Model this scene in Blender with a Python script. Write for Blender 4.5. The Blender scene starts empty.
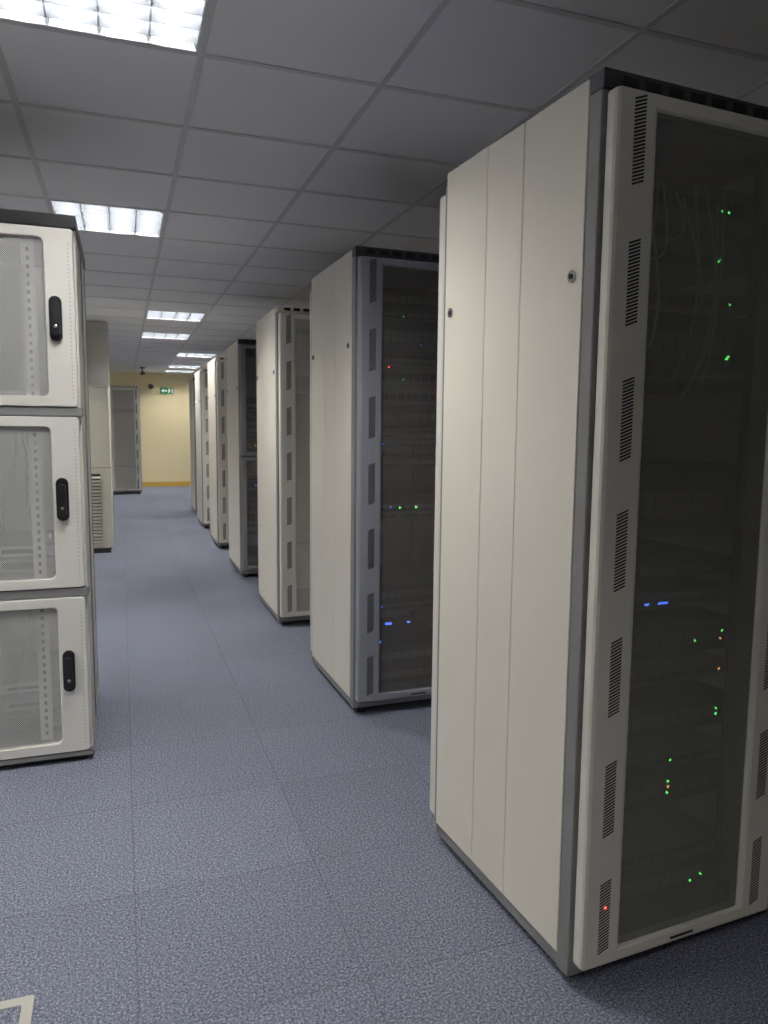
import bpy, bmesh, math, random
from mathutils import Vector, Matrix
random.seed(7)
scene = bpy.context.scene
try:
    scene.view_settings.view_transform = 'Standard'
    scene.view_settings.gamma = 1.1
except Exception: pass

# ---------------------------------------------------------------- materials
def newmat(name):
    m = bpy.data.materials.new(name); m.use_nodes = True
    nt = m.node_tree
    return m, nt, nt.nodes['Principled BSDF'], nt.nodes['Material Output']

def paint(name, col, rough=0.5, metal=0.0, var=0.04, scale=6.0, bump=0.0, bscale=300, spec=0.5):
    m, nt, b, o = newmat(name)
    tc = nt.nodes.new('ShaderNodeTexCoord')
    n = nt.nodes.new('ShaderNodeTexNoise'); n.inputs['Scale'].default_value = scale
    n.inputs['Detail'].default_value = 4
    nt.links.new(tc.outputs['Object'], n.inputs['Vector'])
    r = nt.nodes.new('ShaderNodeMixRGB')
    r.inputs[1].default_value = (*[c*(1-var) for c in col], 1)
    r.inputs[2].default_value = (*[min(1, c*(1+var)) for c in col], 1)
    nt.links.new(n.outputs['Fac'], r.inputs[0])
    nt.links.new(r.outputs[0], b.inputs['Base Color'])
    b.inputs['Roughness'].default_value = rough
    b.inputs['Metallic'].default_value = metal
    b.inputs['Specular IOR Level'].default_value = spec
    if bump > 0:
        n2 = nt.nodes.new('ShaderNodeTexNoise'); n2.inputs['Scale'].default_value = bscale
        nt.links.new(tc.outputs['Object'], n2.inputs['Vector'])
        bp = nt.nodes.new('ShaderNodeBump'); bp.inputs['Strength'].default_value = bump
        bp.inputs['Distance'].default_value = 0.002
        nt.links.new(n2.outputs['Fac'], bp.inputs['Height'])
        nt.links.new(bp.outputs['Normal'], b.inputs['Normal'])
    return m

def emit(name, col, s):
    m, nt, b, o = newmat(name)
    b.inputs['Base Color'].default_value = (*col, 1)
    b.inputs['Emission Color'].default_value = (*col, 1)
    b.inputs['Emission Strength'].default_value = s
    return m

def perf(name, col, openness=0.0, pitch=0.005):
    """perforated sheet steel: round holes on a staggered grid"""
    m, nt, b, o = newmat(name)
    b.inputs['Base Color'].default_value = (*col, 1)
    b.inputs['Roughness'].default_value = 0.5
    tc = nt.nodes.new('ShaderNodeTexCoord')
    sx = nt.nodes.new('ShaderNodeSeparateXYZ'); nt.links.new(tc.outputs['Object'], sx.inputs[0])
    def M(op, a, bb=None):
        n = nt.nodes.new('ShaderNodeMath'); n.operation = op
        for i, v in enumerate((a, bb)):
            if v is None: continue
            if isinstance(v, (int, float)): n.inputs[i].default_value = v
            else: nt.links.new(v, n.inputs[i])
        return n.outputs[0]
    k = 2*math.pi/pitch
    a = M('SINE', M('MULTIPLY', sx.outputs[0], k))
    c = M('SINE', M('MULTIPLY', sx.outputs[2], k))
    f = M('GREATER_THAN', M('MULTIPLY', a, c), openness)
    tr = nt.nodes.new('ShaderNodeBsdfTransparent')
    mx = nt.nodes.new('ShaderNodeMixShader')
    nt.links.new(f, mx.inputs[0])
    nt.links.new(b.outputs[0], mx.inputs[1]); nt.links.new(tr.outputs[0], mx.inputs[2])
    nt.links.new(mx.outputs[0], o.inputs['Surface'])
    return m

CREAM  = paint('cream_panel_paint', (0.83,0.78,0.665), 0.45, var=0.03, bump=0.08, bscale=500)
WHITE  = paint('door_white_paint', (0.75,0.72,0.64), 0.42, var=0.03)
LWHITE = paint('locker_white_paint', (0.82,0.79,0.72), 0.4, var=0.02)
GREY   = paint('frame_grey_paint', (0.23,0.225,0.225), 0.45, var=0.05)
DGREY  = paint('dark_grey_paint', (0.05,0.05,0.056), 0.45, var=0.08)
BLUEG  = paint('blue_grey_paint', (0.29,0.305,0.345), 0.35, var=0.05)
BLACK  = paint('black_plastic', (0.010,0.010,0.012), 0.35, var=0.1)
SLOT   = paint('slot_dark', (0.015,0.015,0.015), 0.8)
STEEL  = paint('lock_steel', (0.6,0.6,0.6), 0.25, metal=1.0)
EQ1    = paint('server_bezel_dark', (0.035,0.037,0.04), 0.4, var=0.2, scale=30)
EQ2    = paint('switch_casing_grey', (0.20,0.20,0.20), 0.4, var=0.15, scale=30)
EQ3    = paint('patch_panel_light', (0.50,0.50,0.48), 0.5, var=0.1, scale=30)
CABLE  = paint('cable_grey', (0.65,0.65,0.62), 0.6)
MESHD  = perf('perforated_steel_dark', (0.24,0.235,0.205), 0.02)
MESHB  = perf('perforated_steel_bluegrey', (0.17,0.16,0.15), 0.0)
MESHL  = perf('perforated_steel_light', (0.62,0.59,0.50), 0.3)
MESHW  = perf('perforated_steel_locker', (0.75,0.75,0.72), -0.05, 0.007)
GREEN  = emit('led_green', (0.1,1.0,0.12), 6)
BLUE   = emit('led_blue', (0.06,0.16,1.0), 5)
RED    = emit('led_red', (1.0,0.08,0.04), 4)
AMBER  = emit('led_amber', (1.0,0.45,0.1), 3.5)
ALU    = paint('louvre_aluminium', (0.05,0.055,0.062), 0.6, metal=0.0, var=0.01, spec=0.2)
TRAY   = paint('luminaire_tray_white', (0.82,0.84,0.87), 0.35)
TUBE   = emit('fluorescent_tube', (1.0,0.99,0.965), 152)
WALLY  = paint('wall_paint_yellow', (0.82,0.70,0.41), 0.7, var=0.03, scale=2)
SKIRT  = paint('skirting_wood', (0.62,0.36,0.06), 0.5)
COLG   = paint('column_grey_paint', (0.36,0.36,0.34), 0.7)
TBAR   = paint('ceiling_grid_paint', (0.66,0.66,0.67), 0.5)
ACB    = paint('aircon_beige', (0.76,0.72,0.58), 0.5)
EXITG  = emit('exit_sign_green', (0.02,0.22,0.08), 0.2)
EXITW  = emit('exit_sign_white', (0.8,0.9,0.8), 0.4)
FBOX   = paint('floor_box_trim', (0.46,0.44,0.385), 0.5)

# ceiling tile
m, nt, b, o = newmat('ceiling_tile_mineral_fibre')
tc = nt.nodes.new('ShaderNodeTexCoord')
n1 = nt.nodes.new('ShaderNodeTexNoise'); n1.inputs['Scale'].default_value = 160; n1.inputs['Detail'].default_value = 3
n2 = nt.nodes.new('ShaderNodeTexNoise'); n2.inputs['Scale'].default_value = 1.2
nt.links.new(tc.outputs['Object'], n1.inputs['Vector']); nt.links.new(tc.outputs['Object'], n2.inputs['Vector'])
mx = nt.nodes.new('ShaderNodeMixRGB'); mx.inputs[1].default_value = (0.83,0.83,0.85,1); mx.inputs[2].default_value = (0.93,0.93,0.95,1)
ad = nt.nodes.new('ShaderNodeMath'); ad.operation = 'MULTIPLY_ADD'; ad.inputs[1].default_value = 0.5; 
h2 = nt.nodes.new('ShaderNodeMath'); h2.operation='MULTIPLY'; h2.inputs[1].default_value = 0.5
nt.links.new(n2.outputs['Fac'], h2.inputs[0])
nt.links.new(n1.outputs['Fac'], ad.inputs[0]); nt.links.new(h2.outputs[0], ad.inputs[2])
nt.links.new(ad.outputs[0], mx.inputs[0]); nt.links.new(mx.outputs[0], b.inputs['Base Color'])
b.inputs['Roughness'].default_value = 0.9
TILE = m

# carpet
m, nt, b, o = newmat('carpet_tile_blue_grey')
tc = nt.nodes.new('ShaderNodeTexCoord')
def noise(sc, det=3, rough=0.6):
    n = nt.nodes.new('ShaderNodeTexNoise'); n.inputs['Scale'].default_value = sc
    n.inputs['Detail'].default_value = det; n.inputs['Roughness'].default_value = rough
    nt.links.new(tc.outputs['Object'], n.inputs['Vector']); return n
nf = noise(165, 5, 0.9)
cr = nt.nodes.new('ShaderNodeValToRGB')
cr.color_ramp.elements[0].position = 0.38; cr.color_ramp.elements[0].color = (0.030,0.037,0.060,1)
cr.color_ramp.elements[1].position = 0.62; cr.color_ramp.elements[1].color = (0.50,0.505,0.58,1)
e = cr.color_ramp.elements.new(0.5); e.color = (0.140,0.156,0.212,1)
nt.links.new(nf.outputs['Fac'], cr.inputs[0])
br = nt.nodes.new('ShaderNodeTexBrick')
br.offset = 0.0; br.inputs['Scale'].default_value = 1.0
br.inputs['Brick Width'].default_value = 0.5; br.inputs['Row Height'].default_value = 0.5
br.inputs['Mortar Size'].default_value = 0.0025; br.inputs['Mortar Smooth'].default_value = 0.3
br.inputs['Color1'].default_value = (0.90,0.90,0.90,1); br.inputs['Color2'].default_value = (1.0,1.0,1.0,1)
br.inputs['Mortar'].default_value = (0.70,0.70,0.70,1)
nt.links.new(tc.outputs['Object'], br.inputs['Vector'])
ml = nt.nodes.new('ShaderNodeMixRGB'); ml.blend_type = 'MULTIPLY'; ml.inputs[0].default_value = 1
nt.links.new(cr.outputs[0], ml.inputs[1]); nt.links.new(br.outputs[0], ml.inputs[2])
nl = noise(1.5, 3)
rl = nt.nodes.new('ShaderNodeMapRange'); rl.inputs['To Min'].default_value = 0.85; rl.inputs['To Max'].default_value = 1.12
nt.links.new(nl.outputs['Fac'], rl.inputs['Value'])
ml2 = nt.nodes.new('ShaderNodeMixRGB'); ml2.blend_type = 'MULTIPLY'; ml2.inputs[0].default_value = 1
nt.links.new(ml.outputs[0], ml2.inputs[1]); nt.links.new(rl.outputs[0], ml2.inputs[2])
nt.links.new(ml2.outputs[0], b.inputs['Base Color'])
b.inputs['Roughness'].default_value = 0.95; b.inputs['Specular IOR Level'].default_value = 0.15
bp = nt.nodes.new('ShaderNodeBump'); bp.inputs['Strength'].default_value = 0.4; bp.inputs['Distance'].default_value = 0.003
nt.links.new(nf.outputs['Fac'], bp.inputs['Height']); nt.links.new(bp.outputs[0], b.inputs['Normal'])
CARPET = m

# ---------------------------------------------------------------- mesh helper
class Part:
    def __init__(s, name, bevel=0.0):
        s.name = name; s.bm = bmesh.new(); s.mats = []; s.bevel = bevel
    def mi(s, mat):
        if mat not in s.mats: s.mats.append(mat)
        return s.mats.index(mat)
    def poly(s, pts, mat):
        f = s.bm.faces.new([s.bm.verts.new(p) for p in pts]); f.material_index = s.mi(mat); return f
    def box(s, x0, x1, y0, y1, z0, z1, mat):
        if x1 < x0: x0, x1 = x1, x0
        if y1 < y0: y0, y1 = y1, y0
        if z1 < z0: z0, z1 = z1, z0
        v = [s.bm.verts.new(p) for p in ((x0,y0,z0),(x1,y0,z0),(x1,y1,z0),(x0,y1,z0),(x0,y0,z1),(x1,y0,z1),(x1,y1,z1),(x0,y1,z1))]
        k = s.mi(mat)
        for q in ((3,2,1,0),(4,5,6,7),(0,1,5,4),(1,2,6,5),(2,3,7,6),(3,0,4,7)):
            s.bm.faces.new([v[i] for i in q]).material_index = k
    def cyl(s, p0, p1, r, mat, seg=12):
        p0 = Vector(p0); p1 = Vector(p1); d = (p1-p0).normalized()
        a = d.orthogonal().normalized(); c = d.cross(a); k = s.mi(mat)
        r0 = []; r1 = []
        for i in range(seg):
            t = 2*math.pi*i/seg; off = (a*math.cos(t)+c*math.sin(t))*r
            r0.append(s.bm.verts.new(p0+off)); r1.append(s.bm.verts.new(p1+off))
        for i in range(seg):
            j = (i+1) % seg
            f = s.bm.faces.new((r0[i], r0[j], r1[j], r1[i])); f.material_index = k; f.smooth = True
        s.bm.faces.new(r0[::-1]).material_index = k; s.bm.faces.new(r1).material_index = k
    def prism(s, outline, y0, y1, mat):
        """outline list of (x,z), extruded in y"""
        k = s.mi(mat); n = len(outline)
        a = [s.bm.verts.new((x, y0, z)) for x, z in outline]; c = [s.bm.verts.new((x, y1, z)) for x, z in outline]
        s.bm.faces.new(a).material_index = k; s.bm.faces.new(c[::-1]).material_index = k
        for i in range(n):
            j = (i+1) % n
            s.bm.faces.new((a[j], a[i], c[i], c[j])).material_index = k
    def ringframe(s, outer, inner, y0, y1, mat):
        """frame between two outlines with the same vertex count"""
        k = s.mi(mat); n = len(outer)
        def ring(o, y): return [s.bm.verts.new((x, y, z)) for x, z in o]
        of, ob, if_, ib = ring(outer, y0), ring(outer, y1), ring(inner, y0), ring(inner, y1)
        for i in range(n):
            j = (i+1) % n
            for q in ((of[i],of[j],if_[j],if_[i]), (ob[j],ob[i],ib[i],ib[j]), (of[j],of[i],ob[i],ob[j]), (if_[i],if_[j],ib[j],ib[i])):
                s.bm.faces.new(q).material_index = k
    def mesh(s):
        bmesh.ops.recalc_face_normals(s.bm, faces=s.bm.faces[:])
        me = bpy.data.meshes.new(s.name); s.bm.to_mesh(me); s.bm.free()
        for mt in s.mats: me.materials.append(mt)
        return me

def place(me, name, bevel=0.0, parent=None, loc=(0,0,0)):
    ob = bpy.data.objects.new(name, me); scene.collection.objects.link(ob)
    ob.location = loc
    if parent: ob.parent = parent
    if bevel > 0:
        md = ob.modifiers.new('bevel', 'BEVEL'); md.width = bevel; md.segments = 2
        md.limit_method = 'ANGLE'; md.angle_limit = math.radians(40)
    return ob

def rr(x0, x1, z0, z1, r, n=5):
    """rounded rectangle outline"""
    out = []
    for cx, cz, a0 in ((x1-r, z0+r, -90), (x1-r, z1-r, 0), (x0+r, z1-r, 90), (x0+r, z0+r, 180)):
        for i in range(n+1):
            a = math.radians(a0+90*i/n); out.append((cx+r*math.cos(a), cz+r*math.sin(a)))
    return out

# ---------------------------------------------------------------- server rack
W, D, H = 0.60, 0.715, 2.00
def vent(p, xc, zc, y, w=0.030, h=0.17, n=24):
    st = h/n
    for i in range(n):
        z = zc-h/2+i*st
        p.poly([(xc-w/2, y, z), (xc+w/2, y, z+st*1.5), (xc+w/2, y, z+st*2.1), (xc-w/2, y, z+st*0.6)], SLOT)

def door_parts(z0, z1, style, nv):
    """frame, mesh, vents of one perforated door; returns list of (name, mesh, bevel)"""
    fr = {'std': WHITE, 'blue': BLUEG, 'light': WHITE, 'split': GREY}[style]
    ms = {'std': MESHD, 'blue': MESHB, 'light': MESHL, 'split': MESHB}[style]
    a, c = 0.007, W-0.012
    sw = 0.105 if style != 'split' else 0.05
    d = Part('door_frame')
    d.ringframe([(a,z0),(c,z0),(c,z1),(a,z1)], [(a+sw,z0+0.03),(c-sw,z0+0.03),(c-sw,z1-0.03),(a+sw,z1-0.03)], -0.042, -0.004, fr)
    res = [('door_frame', d.mesh(), 0.009)]
    q = Part('door_mesh')
    q.box(a+sw-0.008, c-sw+0.008, -0.030, -0.0285, z0+0.022, z1-0.022, ms)
    res.append(('door_mesh', q.mesh(), 0))
    v = Part('door_vents')
    if style != 'split':
        for i in range(nv):
            zc = z0+0.115+(z1-z0-0.215)*i/(nv-1)
            vent(v, a+0.058, zc, -0.0425); vent(v, c-0.058, zc, -0.0425)
    # swing latch lock
    zl = (z0+z1)/2-0.02
    v.cyl((c-0.022,-0.042,zl), (c-0.022,-0.052,zl), 0.012, BLACK)
    v.cyl((c-0.022,-0.052,zl), (c-0.022,-0.055,zl), 0.006, STEEL)
    v.box((a+c)/2-0.035, (a+c)/2+0.035, -0.0435, -0.042, z0+0.010, z0+0.016, SLOT)
    res.append(('door_vents_and_lock', v.mesh(), 0))
    return res

def led(p, x, z, y, mat, s=0.004, w=None):
    w = w or s
    p.box(x-w/2, x+w/2, y-0.002, y, z-s/2, z+s/2, mat)

def equipment(kind):
    p = Part('rack_equipment')
    x0, x1 = 0.065, W-0.065; y0 = 0.10
    # mounting rails with holes
    for x in (0.055, W-0.055):
        p.box(x-0.012, x+0.012, 0.09, 0.098, 0.08, 1.93, EQ3 if kind == 'empty' else EQ2)
        for i in range(40): p.box(x-0.003, x+0.003, 0.0885, 0.09, 0.1+i*0.045, 0.112+i*0.045, SLOT)
    def unit(z, u, mat, d=0.5, leds=()):
        hgt = 0.0445*u
        p.box(x0, x1, y0, y0+d, z, z+hgt-0.003, mat)
        p.box(x0-0.02, x1+0.02, y0-0.004, y0, z+0.002, z+hgt-0.005, mat)
        for (lx, lz, mt, *w) in leds:
            led(p, lx, z+lz, y0-0.006, mt, 0.0045, *(w or ()))
        for i in range(11):   # ports / drive bays
            xx = x0+0.02+i*0.038
            p.box(xx, xx+0.03, y0-0.006, y0-0.004, z+hgt*0.28, z+hgt*0.62, SLOT if mat is not EQ1 else EQ2)
    if kind == 'busy':
        unit(0.085, 2, EQ1, leds=[(0.485,0.03,GREEN),(0.45,0.02,GREEN)])
        unit(0.18, 1, EQ2); unit(0.335, 2, EQ1, leds=[(0.357,0.06,GREEN),(0.355,0.03,GREEN),(0.358,0.045,AMBER)])
        unit(0.43, 1, EQ2, leds=[(0.36,0.02,GREEN)])
        unit(0.52, 2, EQ1, leds=[(0.505,0.03,GREEN),(0.505,0.045,GREEN)])
        unit(0.65, 1, EQ2, leds=[(0.507,0.02,AMBER)])
        unit(0.72, 2, EQ1, leds=[(0.51,0.05,GREEN),(0.505,0.03,AMBER),(0.42,0.033,GREEN)])
        unit(0.84, 1, EQ2, leds=[(0.31,0.018,BLUE,0.03),(0.26,0.018,BLUE,0.012)])
        unit(0.92, 1, EQ1, leds=[(0.325,0.02,EQ3)])
        unit(1.02, 4, EQ1)
        unit(1.36, 1, EQ2); unit(1.42, 3, EQ1, leds=[(0.47,0.03,GREEN),(0.475,0.035,GREEN)])
        unit(1.56, 1, EQ2, leds=[(0.47,0.018,GREEN)])
        unit(1.66, 2, EQ1, leds=[(0.425,0.015,GREEN),(0.435,0.02,GREEN)])
        unit(1.76, 2, EQ2, leds=[(0.43,0.03,GREEN),(0.45,0.03,GREEN)])
        led(p, 0.065, 0.21, -0.0435, RED, 0.004)
        # hanging patch cables
        for k in range(12):
            xa = 0.10+0.03*k+random.uniform(-.01,.01); xb = xa+random.uniform(-0.12,0.14)
            za = 1.8+random.uniform(-0.03,0.05); zb = za-random.uniform(0.08,0.6); sag = random.uniform(0.05,0.16)
            pts = [Vector((xa+(xb-xa)*t/10, 0.09-0.045*math.sin(math.pi*t/10), za+(zb-za)*t/10-sag*math.sin(math.pi*t/10)*0.6)) for t in range(11)]
            for i in range(10): p.cyl(pts[i], pts[i+1], 0.0028, CABLE, 5)
    elif kind == 'mid':
        z = 0.09; i = 0
        while z < 1.80:
            u = random.choice((1,1,2,2,3))
            if random.random() < 0.82:
                L = [(random.uniform(0.15,0.45), random.uniform(0.01,0.035), random.choice((GREEN,BLUE,EQ3,EQ3,EQ3))) for _ in range(random.choice((0,1,2)))]
                unit(z, u, random.choice((EQ1,EQ1,EQ2)), leds=L)
            z += 0.0445*u+random.choice((0,0,0.02))
        led(p, 0.20, 0.372, y0-0.006, BLUE, 0.009, 0.03); led(p, 0.30, 0.372, y0-0.006, BLUE, 0.006, 0.015)
        led(p, 0.16, 0.29, y0-0.006, BLUE, 0.009); led(p, 0.15, 0.78, y0-0.006, BLUE, 0.009)
        led(p, 0.15, 1.12, y0-0.006, AMBER, 0.008); led(p, 0.19, 1.52, y0-0.006, RED, 0.007)
        led(p, 0.25, 0.90, y0-0.006, GREEN, 0.006); led(p, 0.33, 0.90, y0-0.006, GREEN, 0.006)
    else:
        unit(0.5, 1, EQ3); unit(1.5, 2, EQ2)
    return p.mesh()

def build_style(style, kind):
    parts = []
    f = Part('frame')
    # corner posts
    for x in (0.0, W-0.035):
        f.box(x, x+0.035, 0.0, 0.045, 0.03, H-0.045, GREY)
        f.box(x, x+0.035, D-0.02, D, 0.03, H-0.045, GREY)
    # lower and upper frame rails
    for z in (0.03, H-0.085):
        f.box(0.035, W-0.035, 0.0, 0.04, z, z+0.04, GREY)
        f.box(0.035, W-0.035, D-0.02, D, z, z+0.04, GREY)
        for x in (0.004, W-0.03): f.box(x, x+0.026, 0.045, D-0.02, z, z+0.04, GREY)
    f.box(0.03, W-0.03, 0.04, D-0.02, 0.04, 0.05, GREY)
    for x in (0.03, W-0.07):
        for y in (0.03, D-0.08): f.box(x, x+0.04, y, y+0.05, 0.0, 0.03, BLACK)
    parts.append(('frame', f.mesh(), 0.003))
    # roof with vent slots
    r = Part('roof')
    tm = DGREY
    r.box(0.0, W, -0.006, 0.05, H-0.045, H-0.006, tm if style != 'light' else CREAM)
    r.box(0.004, W-0.004, 0.05, D, H-0.047, H-0.012, GREY)
    r.box(0.03, W-0.03, 0.03, D-0.03, H-0.006, H, tm)
    parts.append(('roof', r.mesh(), 0.004))
    s = Part('roof_slots')
    for i in range(9):
        x = 0.045+i*0.06; s.box(x, x+0.04, -0.0075, -0.006, H-0.034, H-0.016, SLOT)
    for y in (0.15, 0.3, 0.45):
        for i in range(8): s.box(0.08+i*0.058, 0.12+i*0.058, y, y+0.1, H, H+0.001, SLOT)
    parts.append(('roof_slots', s.mesh(), 0))
    # three-section side panels both sides
    sp = Part('side_panels')
    for xa, xb in ((-0.003, 0.012), (W-0.012, W+0.003)):
        for ya, yb in ((0.040, 0.287), (0.2895, 0.462), (0.4645, D-0.018)):
            sp.box(xa, xb, ya, yb, 0.068, H-0.014, CREAM)
    parts.append(('side_panels', sp.mesh(), 0.0015))
    lk = Part('side_locks')
    for x, sg in ((-0.003, -1), (W+0.003, 1)):
        for y, z in ((0.075, 1.60), (D-0.055, 1.60)):
            lk.cyl((x, y, z), (x+sg*0.004, y, z), 0.013, STEEL, 16)
            lk.cyl((x+sg*0.004, y, z), (x+sg*0.006, y, z), 0.006, SLOT, 10)
    parts.append(('side_locks', lk.mesh(), 0))
    # rear door
    rd = Part('rear_door')
    rd.box(0.003, W-0.003, D+0.004, D+0.05, 0.075, H-0.06, WHITE)
    parts.append(('rear_door', rd.mesh(), 0.01))
    if style == 'split':
        parts += door_parts(0.075, 1.03, style, 4); parts += door_parts(1.04, 1.945, style, 4)
    else:
        parts += door_parts(0.068, 1.948, style, 7)
    parts.append(('rack_equipment', equipment(kind), 0))
    return parts

STY = {}
def rack(x, y, style, kind, h=None, rot=0.0, sy=1.0):
    key = (style, kind)
    if key not in STY: STY[key] = build_style(style, kind)
    e = bpy.data.objects.new('server_rack', None); scene.collection.objects.link(e)
    e.location = (x, y, 0); e.rotation_euler = (0, 0, math.radians(rot))
    e.scale = (1, sy, (h or H)/H)
    e.empty_display_size = 0.2
    for nme, me, bv in STY[key]: place(me, nme, bv, e)
    return e

rows = [(0.919,1.322,'std','busy',1.985,3.6,0.93), (0.935,3.03,'blue','mid',2.025,0.8,1), (0.918,4.60,'light','empty',2.02,0,1), (0.926,6.24,'split','mid',2.0,0,1),
        (0.93,7.86,'light','empty',2.0,0,1), (0.94,9.50,'light','empty',2.0,0,1), (1.0,11.12,'split','mid',2.0,0,1)]
for x, y, st, kd, hh, rot, sy in rows:
    rack(x, y, st, kd, hh, rot, sy)
for x, y, st, kd, hh, rot, sy in rows[:5]:
    r_ = math.radians(rot)
    rack(x+0.608*math.cos(r_), y+0.608*math.sin(r_), 'blue' if st != 'std' else 'std', 'mid' if st != 'std' else 'busy', hh, rot, sy)
# free-standing rack against the far wall
rack(-0.25, 14.95, 'light', 'empty', 2.05)

# ---------------------------------------------------------------- three-compartment locker rack (left)
def locker(x, y):
    e = bpy.data.objects.new('colocation_locker_rack', None); scene.collection.objects.link(e); e.location = (x, y, 0)
    f = Part('carcass')
    for xx in (0.0, W-0.035):
        f.box(xx, xx+0.035, 0.0, 0.05, 0.04, 1.955, LWHITE)
        f.box(xx, xx+0.035, D-0.03, D, 0.04, 1.955, GREY)
    for xx in (0.002, W-0.012): f.box(xx, xx+0.010, 0.05, D-0.03, 0.05, 1.955, LWHITE)
    f.box(0.012, W-0.012, D-0.02, D-0.01, 0.05, 1.955, CREAM)
    place(f.mesh(), 'carcass', 0.004, e)
    g = Part('dividers')
    for z in (0.655, 1.315):
        g.box(-0.004, W+0.004, -0.028, 0.06, z-0.016, z+0.016, GREY)
        g.box(0.02, W-0.02, 0.06, D-0.03, z-0.004, z+0.004, GREY)
    g.box(-0.003, W+0.003, -0.03, D, 0.022, 0.042, GREY)
    g.box(0.02, W-0.02, 0.0, D-0.02, 0.0, 0.022, BLACK)
    place(g.mesh(), 'dividers', 0.004, e)
    rf = Part('roof'); rf.box(-0.004, W+0.004, -0.03, D, 1.955, 2.0, BLACK)
    rf.box(0.04, W-0.04, 0.03, D-0.04, 2.0, 2.006, DGREY)
    place(rf.mesh(), 'roof', 0.008, e)
    sl = Part('side_rail')
    sl.box(W-0.001, W+0.003, 0.30, 0.34, 0.05, 1.95, GREY)
    place(sl.mesh(), 'side_trim', 0, e)
    for i, (z0, z1, zh) in enumerate(((0.046, 0.636, 0.36), (0.674, 1.296, 1.0), (1.334, 1.952, 1.64))):
        d = Part('door')
        o = rr(0.008, W-0.008, z0, z1, 0.012); inn = rr(0.105, W-0.105, z0+0.035, z1-0.035, 0.02)
        d.ringframe(o, inn, -0.034, -0.004, LWHITE)
        place(d.mesh(), f'door_{i+1}', 0.004, e)
        q = Part('mesh'); q.box(0.10, W-0.10, -0.022, -0.0205, z0+0.03, z1-0.03, MESHW)
        place(q.mesh(), f'door_mesh_{i+1}', 0, e)
        v = Part('perforation')
        for k in range(int((z1-z0-0.06)/0.014)):
            zz = z0+0.03+k*0.014
            for xx in (0.024, W-0.024):
                v.poly([(xx-0.0022,-0.0345,zz), (xx+0.0022,-0.0345,zz), (xx+0.0022,-0.0345,zz+0.005), (xx-0.0022,-0.0345,zz+0.005)], EQ3)
        place(v.mesh(), f'door_perforation_{i+1}', 0, e)
        hnd = Part('handle')
        hx = W-0.072
        hnd.prism(rr(hx-0.021, hx+0.021, zh-0.078, zh+0.078, 0.0205, 8), -0.044, -0.034, BLACK)
        hnd.prism(rr(hx-0.013, hx+0.013, zh-0.06, zh+0.055, 0.0125, 8), -0.062, -0.044, BLACK)
        hnd.cyl((hx, -0.062, zh-0.03), (hx, -0.064, zh-0.03), 0.006, STEEL)
        place(hnd.mesh(), f'handle_{i+1}', 0.002, e)
        q = Part('contents')
        for xx in (0.125, W-0.165):
            w2 = 0.022
            q.box(xx-w2, xx+w2, 0.06, 0.066, z0+0.02, z1-0.02, LWHITE)
            for k in range(int((z1-z0-0.06)/0.03)):
                q.box(xx-0.005, xx+0.005, 0.0585, 0.06, z0+0.04+k*0.03, z0+0.054+k*0.03, SLOT)
        if i == 0: units = [(0.05,0.12,EQ1),(0.13,0.17,EQ2),(0.20,0.235,EQ3)]
        elif i == 1: units = [(0.04,0.09,EQ2),(0.10,0.14,EQ3)]
        else: units = [(0.03,0.06,EQ2)]
        for a, c, mt in units:
            q.box(0.09, W-0.105, 0.11, 0.55, z0+a, z0+c, mt)
            q.box(0.14, 0.2, 0.108, 0.11, z0+a+0.01, z0+c-0.01, BLACK); q.box(0.3, 0.42, 0.108, 0.11, z0+a+0.012, z0+c-0.012, BLACK)
        for k in range(4):
            xa = random.uniform(0.28,0.42); xb = xa+random.uniform(-0.08,0.03)
            for t in range(8):
                A = Vector((xa+(xb-xa)*t/8, 0.095, z1-0.05-(z1-z0-0.25)*t/8)); B = Vector((xa+(xb-xa)*(t+1)/8+0.01*math.sin(t), 0.095, z1-0.05-(z1-z0-0.25)*(t+1)/8))
                q.cyl(A, B, 0.003, EQ3, 5)
        place(q.mesh(), f'contents_{i+1}', 0, e)
    return e
locker(-0.735, 2.94)
locker(-1.345, 2.94)

# ---------------------------------------------------------------- room shell
X0, X1, Y0, Y1, CH = -4.23, 5.07, -3.0, 16.75, 2.432
p = Part('floor'); p.box(X0, X1, Y0, Y1, -0.05, 0, CARPET); place(p.mesh(), 'floor')
for nm, bx in (('wall_far', (X0, X1, Y1, Y1+0.1)), ('wall_back', (X0, X1, Y0-0.1, Y0)), ('wall_left', (X0-0.1, X0, Y0-0.1, Y1+0.1)), ('wall_right', (X1, X1+0.1, Y0-0.1, Y1+0.1))):
    p = Part(nm); p.box(*bx, -0.05, CH+0.25, WALLY); place(p.mesh(), nm)
p = Part('b'); p.box(X0, X1, Y1-0.015, Y1, 0, 0.10, SKIRT); place(p.mesh(), 'baseboard_far')
p = Part('b'); p.box(X0, X0+0.015, Y0, Y1-0.015, 0, 0.10, SKIRT); place(p.mesh(), 'baseboard_left')
p = Part('b'); p.box(X1-0.015, X1, Y0, Y1-0.015, 0, 0.10, SKIRT); place(p.mesh(), 'baseboard_right')

GX, GY = 0.27, 4.33
lights = [(-1,-4), (-1,0), (0,6), (0,9), (1,13), (1,17), (1,19),
          (-2,-9), (-5,-9), (-4,-5), (-4,0), (-3,4), (-4,12), (-3,18), (4,6), (5,13), (-6,-4)]  # this row: unseen fixtures added as fill for ambient, AC front and rack faces
lset = set(lights)
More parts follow.
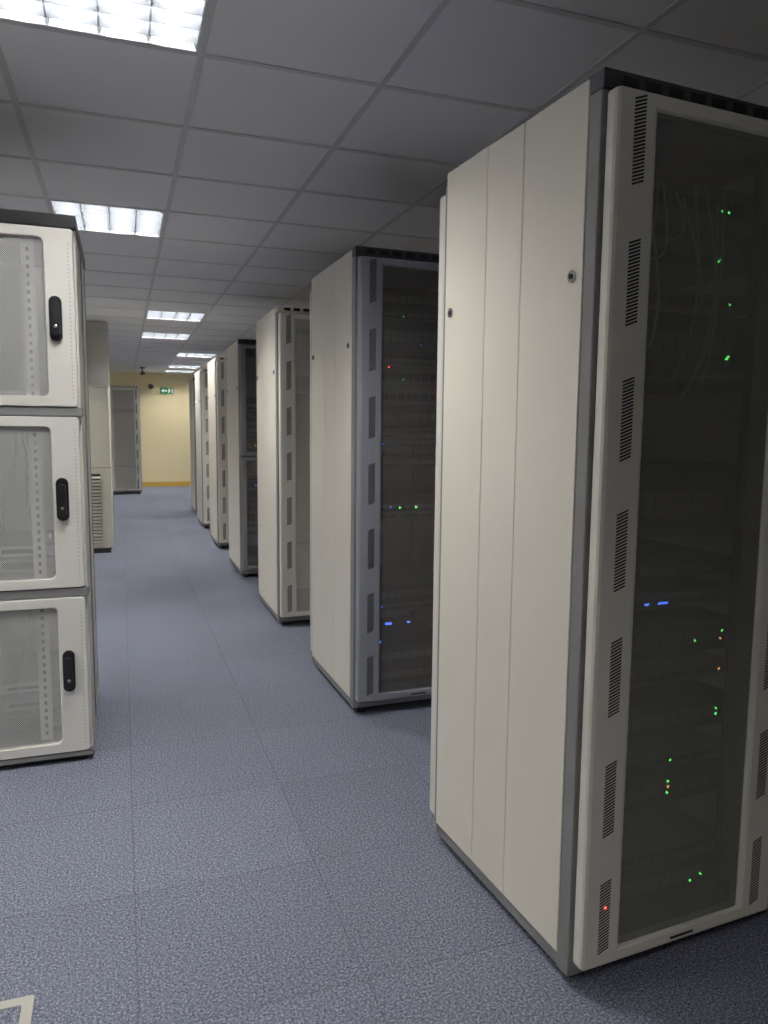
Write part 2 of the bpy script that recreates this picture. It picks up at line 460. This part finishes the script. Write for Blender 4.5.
# panelled suspended ceiling
p = Part('ceiling')
i0 = math.floor((X0-GX)/0.6); i1 = math.ceil((X1-GX)/0.6); j0 = math.floor((Y0-GY)/0.6); j1 = math.ceil((Y1-GY)/0.6)
for i in range(i0, i1):
    for j in range(j0, j1):
        if (i, j) in lset: continue
        xa, xb = max(X0, GX+i*0.6), min(X1, GX+i*0.6+0.6); ya, yb = max(Y0, GY+j*0.6), min(Y1, GY+j*0.6+0.6)
        if xb-xa < 0.01 or yb-ya < 0.01: continue
        p.box(xa, xb, ya, yb, CH, CH+0.015, TILE)
for i in range(i0+1, i1):
    x = GX+i*0.6
    if X0 < x < X1: p.box(x-0.011, x+0.011, Y0, Y1, CH-0.004, CH, TBAR)
for j in range(j0+1, j1):
    y = GY+j*0.6
    if Y0 < y < Y1: p.box(X0, X1, y-0.011, y+0.011, CH-0.0039, CH-0.0001, TBAR)
place(p.mesh(), 'ceiling')

# recessed louvred fluorescent luminaires
def luminaire():
    p = Part('ceiling_or_fill_light')
    s = 0.288; d = 0.085
    p.box(-s, s, -s, s, d, d+0.003, TRAY)
    for a in (-1, 1):
        p.box(a*s, a*(s-0.004), -s, s, -0.002, d, TRAY)
        p.box(-s, s, a*s, a*(s-0.004), -0.002, d, TRAY)
    for k in range(4):
        x = -0.213+k*0.142
        p.cyl((x, -s+0.02, 0.062), (x, s-0.02, 0.062), 0.013, TUBE, 8)
    for k in range(5):          # lengthwise V reflectors
        x = -0.284+k*0.142
        for sg in (-1, 1):
            if abs(x+sg*0.02) > s: continue
            p.poly([(x+sg*0.003, -s, 0.0), (x+sg*0.003, s, 0.0), (x+sg*0.016, s, 0.045), (x+sg*0.016, -s, 0.045)], ALU)
    for k in range(7):          # cross blades
        y = -0.246+k*0.082
        p.box(-s, s, y-0.001, y+0.001, 0.002, 0.044, ALU)
    return p.mesh()
LM = luminaire()
for (i, j) in lights:
    place(LM, 'ceiling_or_fill_light', 0, None, (GX+i*0.6+0.3, GY+j*0.6+0.3, CH))

# ---------------------------------------------------------------- air conditioning unit, column, far wall items
p = Part('ac'); e = bpy.data.objects.new('air_conditioning_unit', None); scene.collection.objects.link(e); e.location = (-0.98, 7.9, 0)
p.box(0, 0.87, 0.0, 0.8, 0.05, 1.66, ACB); place(p.mesh(), 'cabinet', 0.01, e)
p = Part('b'); p.box(0.02, 0.85, 0.02, 0.78, 0, 0.05, DGREY); p.box(-0.005, 0.875, -0.005, 0.805, 1.66, 1.69, ACB)
p.box(0.433, 0.437, -0.002, 0.0, 0.05, 1.66, SLOT); p.box(0.0, 0.87, -0.002, 0.0, 0.86, 0.864, SLOT); place(p.mesh(), 'base_and_top', 0, e)
p = Part('g'); p.box(0.1, 0.77, -0.004, 0.0, 0.10, 0.80, SLOT)
for k in range(20):
    z = 0.11+k*0.034
    p.poly([(0.1,-0.006,z+0.02), (0.77,-0.006,z+0.02), (0.77,-0.028,z), (0.1,-0.028,z)], ACB)
    p.box(0.1, 0.77, -0.029, -0.026, z-0.004, z+0.004, ACB)
place(p.mesh(), 'louvre_grille', 0, e)
p = Part('c'); p.box(-0.58, -0.11, 8.95, 9.4, 0, CH-0.005, COLG); place(p.mesh(), 'structural_column', 0.01)

e = bpy.data.objects.new('exit_sign', None); scene.collection.objects.link(e); e.location = (0.95, Y1-0.03, 2.06)
p = Part('s'); p.box(-0.14, 0.14, 0, 0.03, -0.065, 0.065, EXITG); place(p.mesh(), 'sign_box', 0.004, e)
p = Part('s')
p.poly([(-0.12,-0.002,0), (-0.07,-0.002,0.045), (-0.07,-0.002,0.015), (0.0,-0.002,0.015), (0.0,-0.002,-0.015), (-0.07,-0.002,-0.015), (-0.07,-0.002,-0.045)][::-1], EXITW)
p.box(0.03, 0.05, -0.002, 0, -0.04, 0.02, EXITW); p.box(0.05, 0.08, -0.002, 0, -0.01, 0.01, EXITW); p.box(0.03,0.06,-0.002,0,0.028,0.048,EXITW)
p.box(0.10, 0.125, -0.002, 0, -0.05, 0.05, EXITW)
place(p.mesh(), 'pictogram', 0, e)
e = bpy.data.objects.new('wall_fire_alarm_sounder', None); scene.collection.objects.link(e); e.location = (0.62, Y1+0.004, 2.14)
p = Part('s'); p.cyl((0,0,0), (0,-0.03,0), 0.055, BLACK, 16); p.cyl((0,-0.03,0), (0,-0.06,0), 0.035, DGREY, 16); place(p.mesh(), 'body', 0.003, e)
e = bpy.data.objects.new('ceiling_security_camera', None); scene.collection.objects.link(e); e.location = (0.42, 15.3, CH)
p = Part('s'); p.cyl((0,0,0.003), (0,0,-0.03), 0.05, DGREY, 16); p.cyl((0,0,-0.03), (0,0,-0.09), 0.015, DGREY, 10); p.box(-0.04,0.04,-0.09,0.06,-0.15,-0.09,DGREY); place(p.mesh(), 'body', 0.003, e)

# floor outlet box
e = bpy.data.objects.new('floor_outlet_box', None); scene.collection.objects.link(e); e.location = (-0.375, 1.55, 0)
p = Part('s')
o = rr(-0.16, 0.16, -0.14, 0.14, 0.01); inn = rr(-0.135, 0.135, -0.115, 0.115, 0.006)
p.ringframe(o, inn, -0.004, 0.0, FBOX)
me = p.mesh(); me.transform(Matrix.Rotation(math.radians(-90), 4, 'X'))
place(me, 'trim_frame', 0.001, e)
p = Part('l'); p.box(-0.133, 0.133, -0.113, 0.113, 0.0, 0.003, CARPET); p.box(-0.05, 0.05, 0.085, 0.10, 0.003, 0.005, FBOX); place(p.mesh(), 'lid', 0, e)

# ---------------------------------------------------------------- world & camera
w = bpy.data.worlds.new('World'); scene.world = w; w.use_nodes = True
w.node_tree.nodes['Background'].inputs[0].default_value = (0.5,0.5,0.55,1)
w.node_tree.nodes['Background'].inputs[1].default_value = 0.02

psi, th, rho = math.radians(19.5), math.radians(6.3), 0.0097
F = Vector((math.sin(psi)*math.cos(th), math.cos(psi)*math.cos(th), -math.sin(th)))
R = Vector((math.cos(psi), -math.sin(psi), 0)); U = R.cross(F)
R2 = R*math.cos(rho)+U*math.sin(rho); U2 = U*math.cos(rho)-R*math.sin(rho)
mt = Matrix((( R2.x, U2.x, -F.x, 0), (R2.y, U2.y, -F.y, 0), (R2.z, U2.z, -F.z, 1.26), (0,0,0,1)))
cd = bpy.data.cameras.new('camera'); cam = bpy.data.objects.new('camera', cd); scene.collection.objects.link(cam)
cam.matrix_world = mt
cd.sensor_fit = 'VERTICAL'; cd.sensor_height = 36; cd.lens = 740/1024*36; cd.clip_start = 0.02
scene.camera = cam
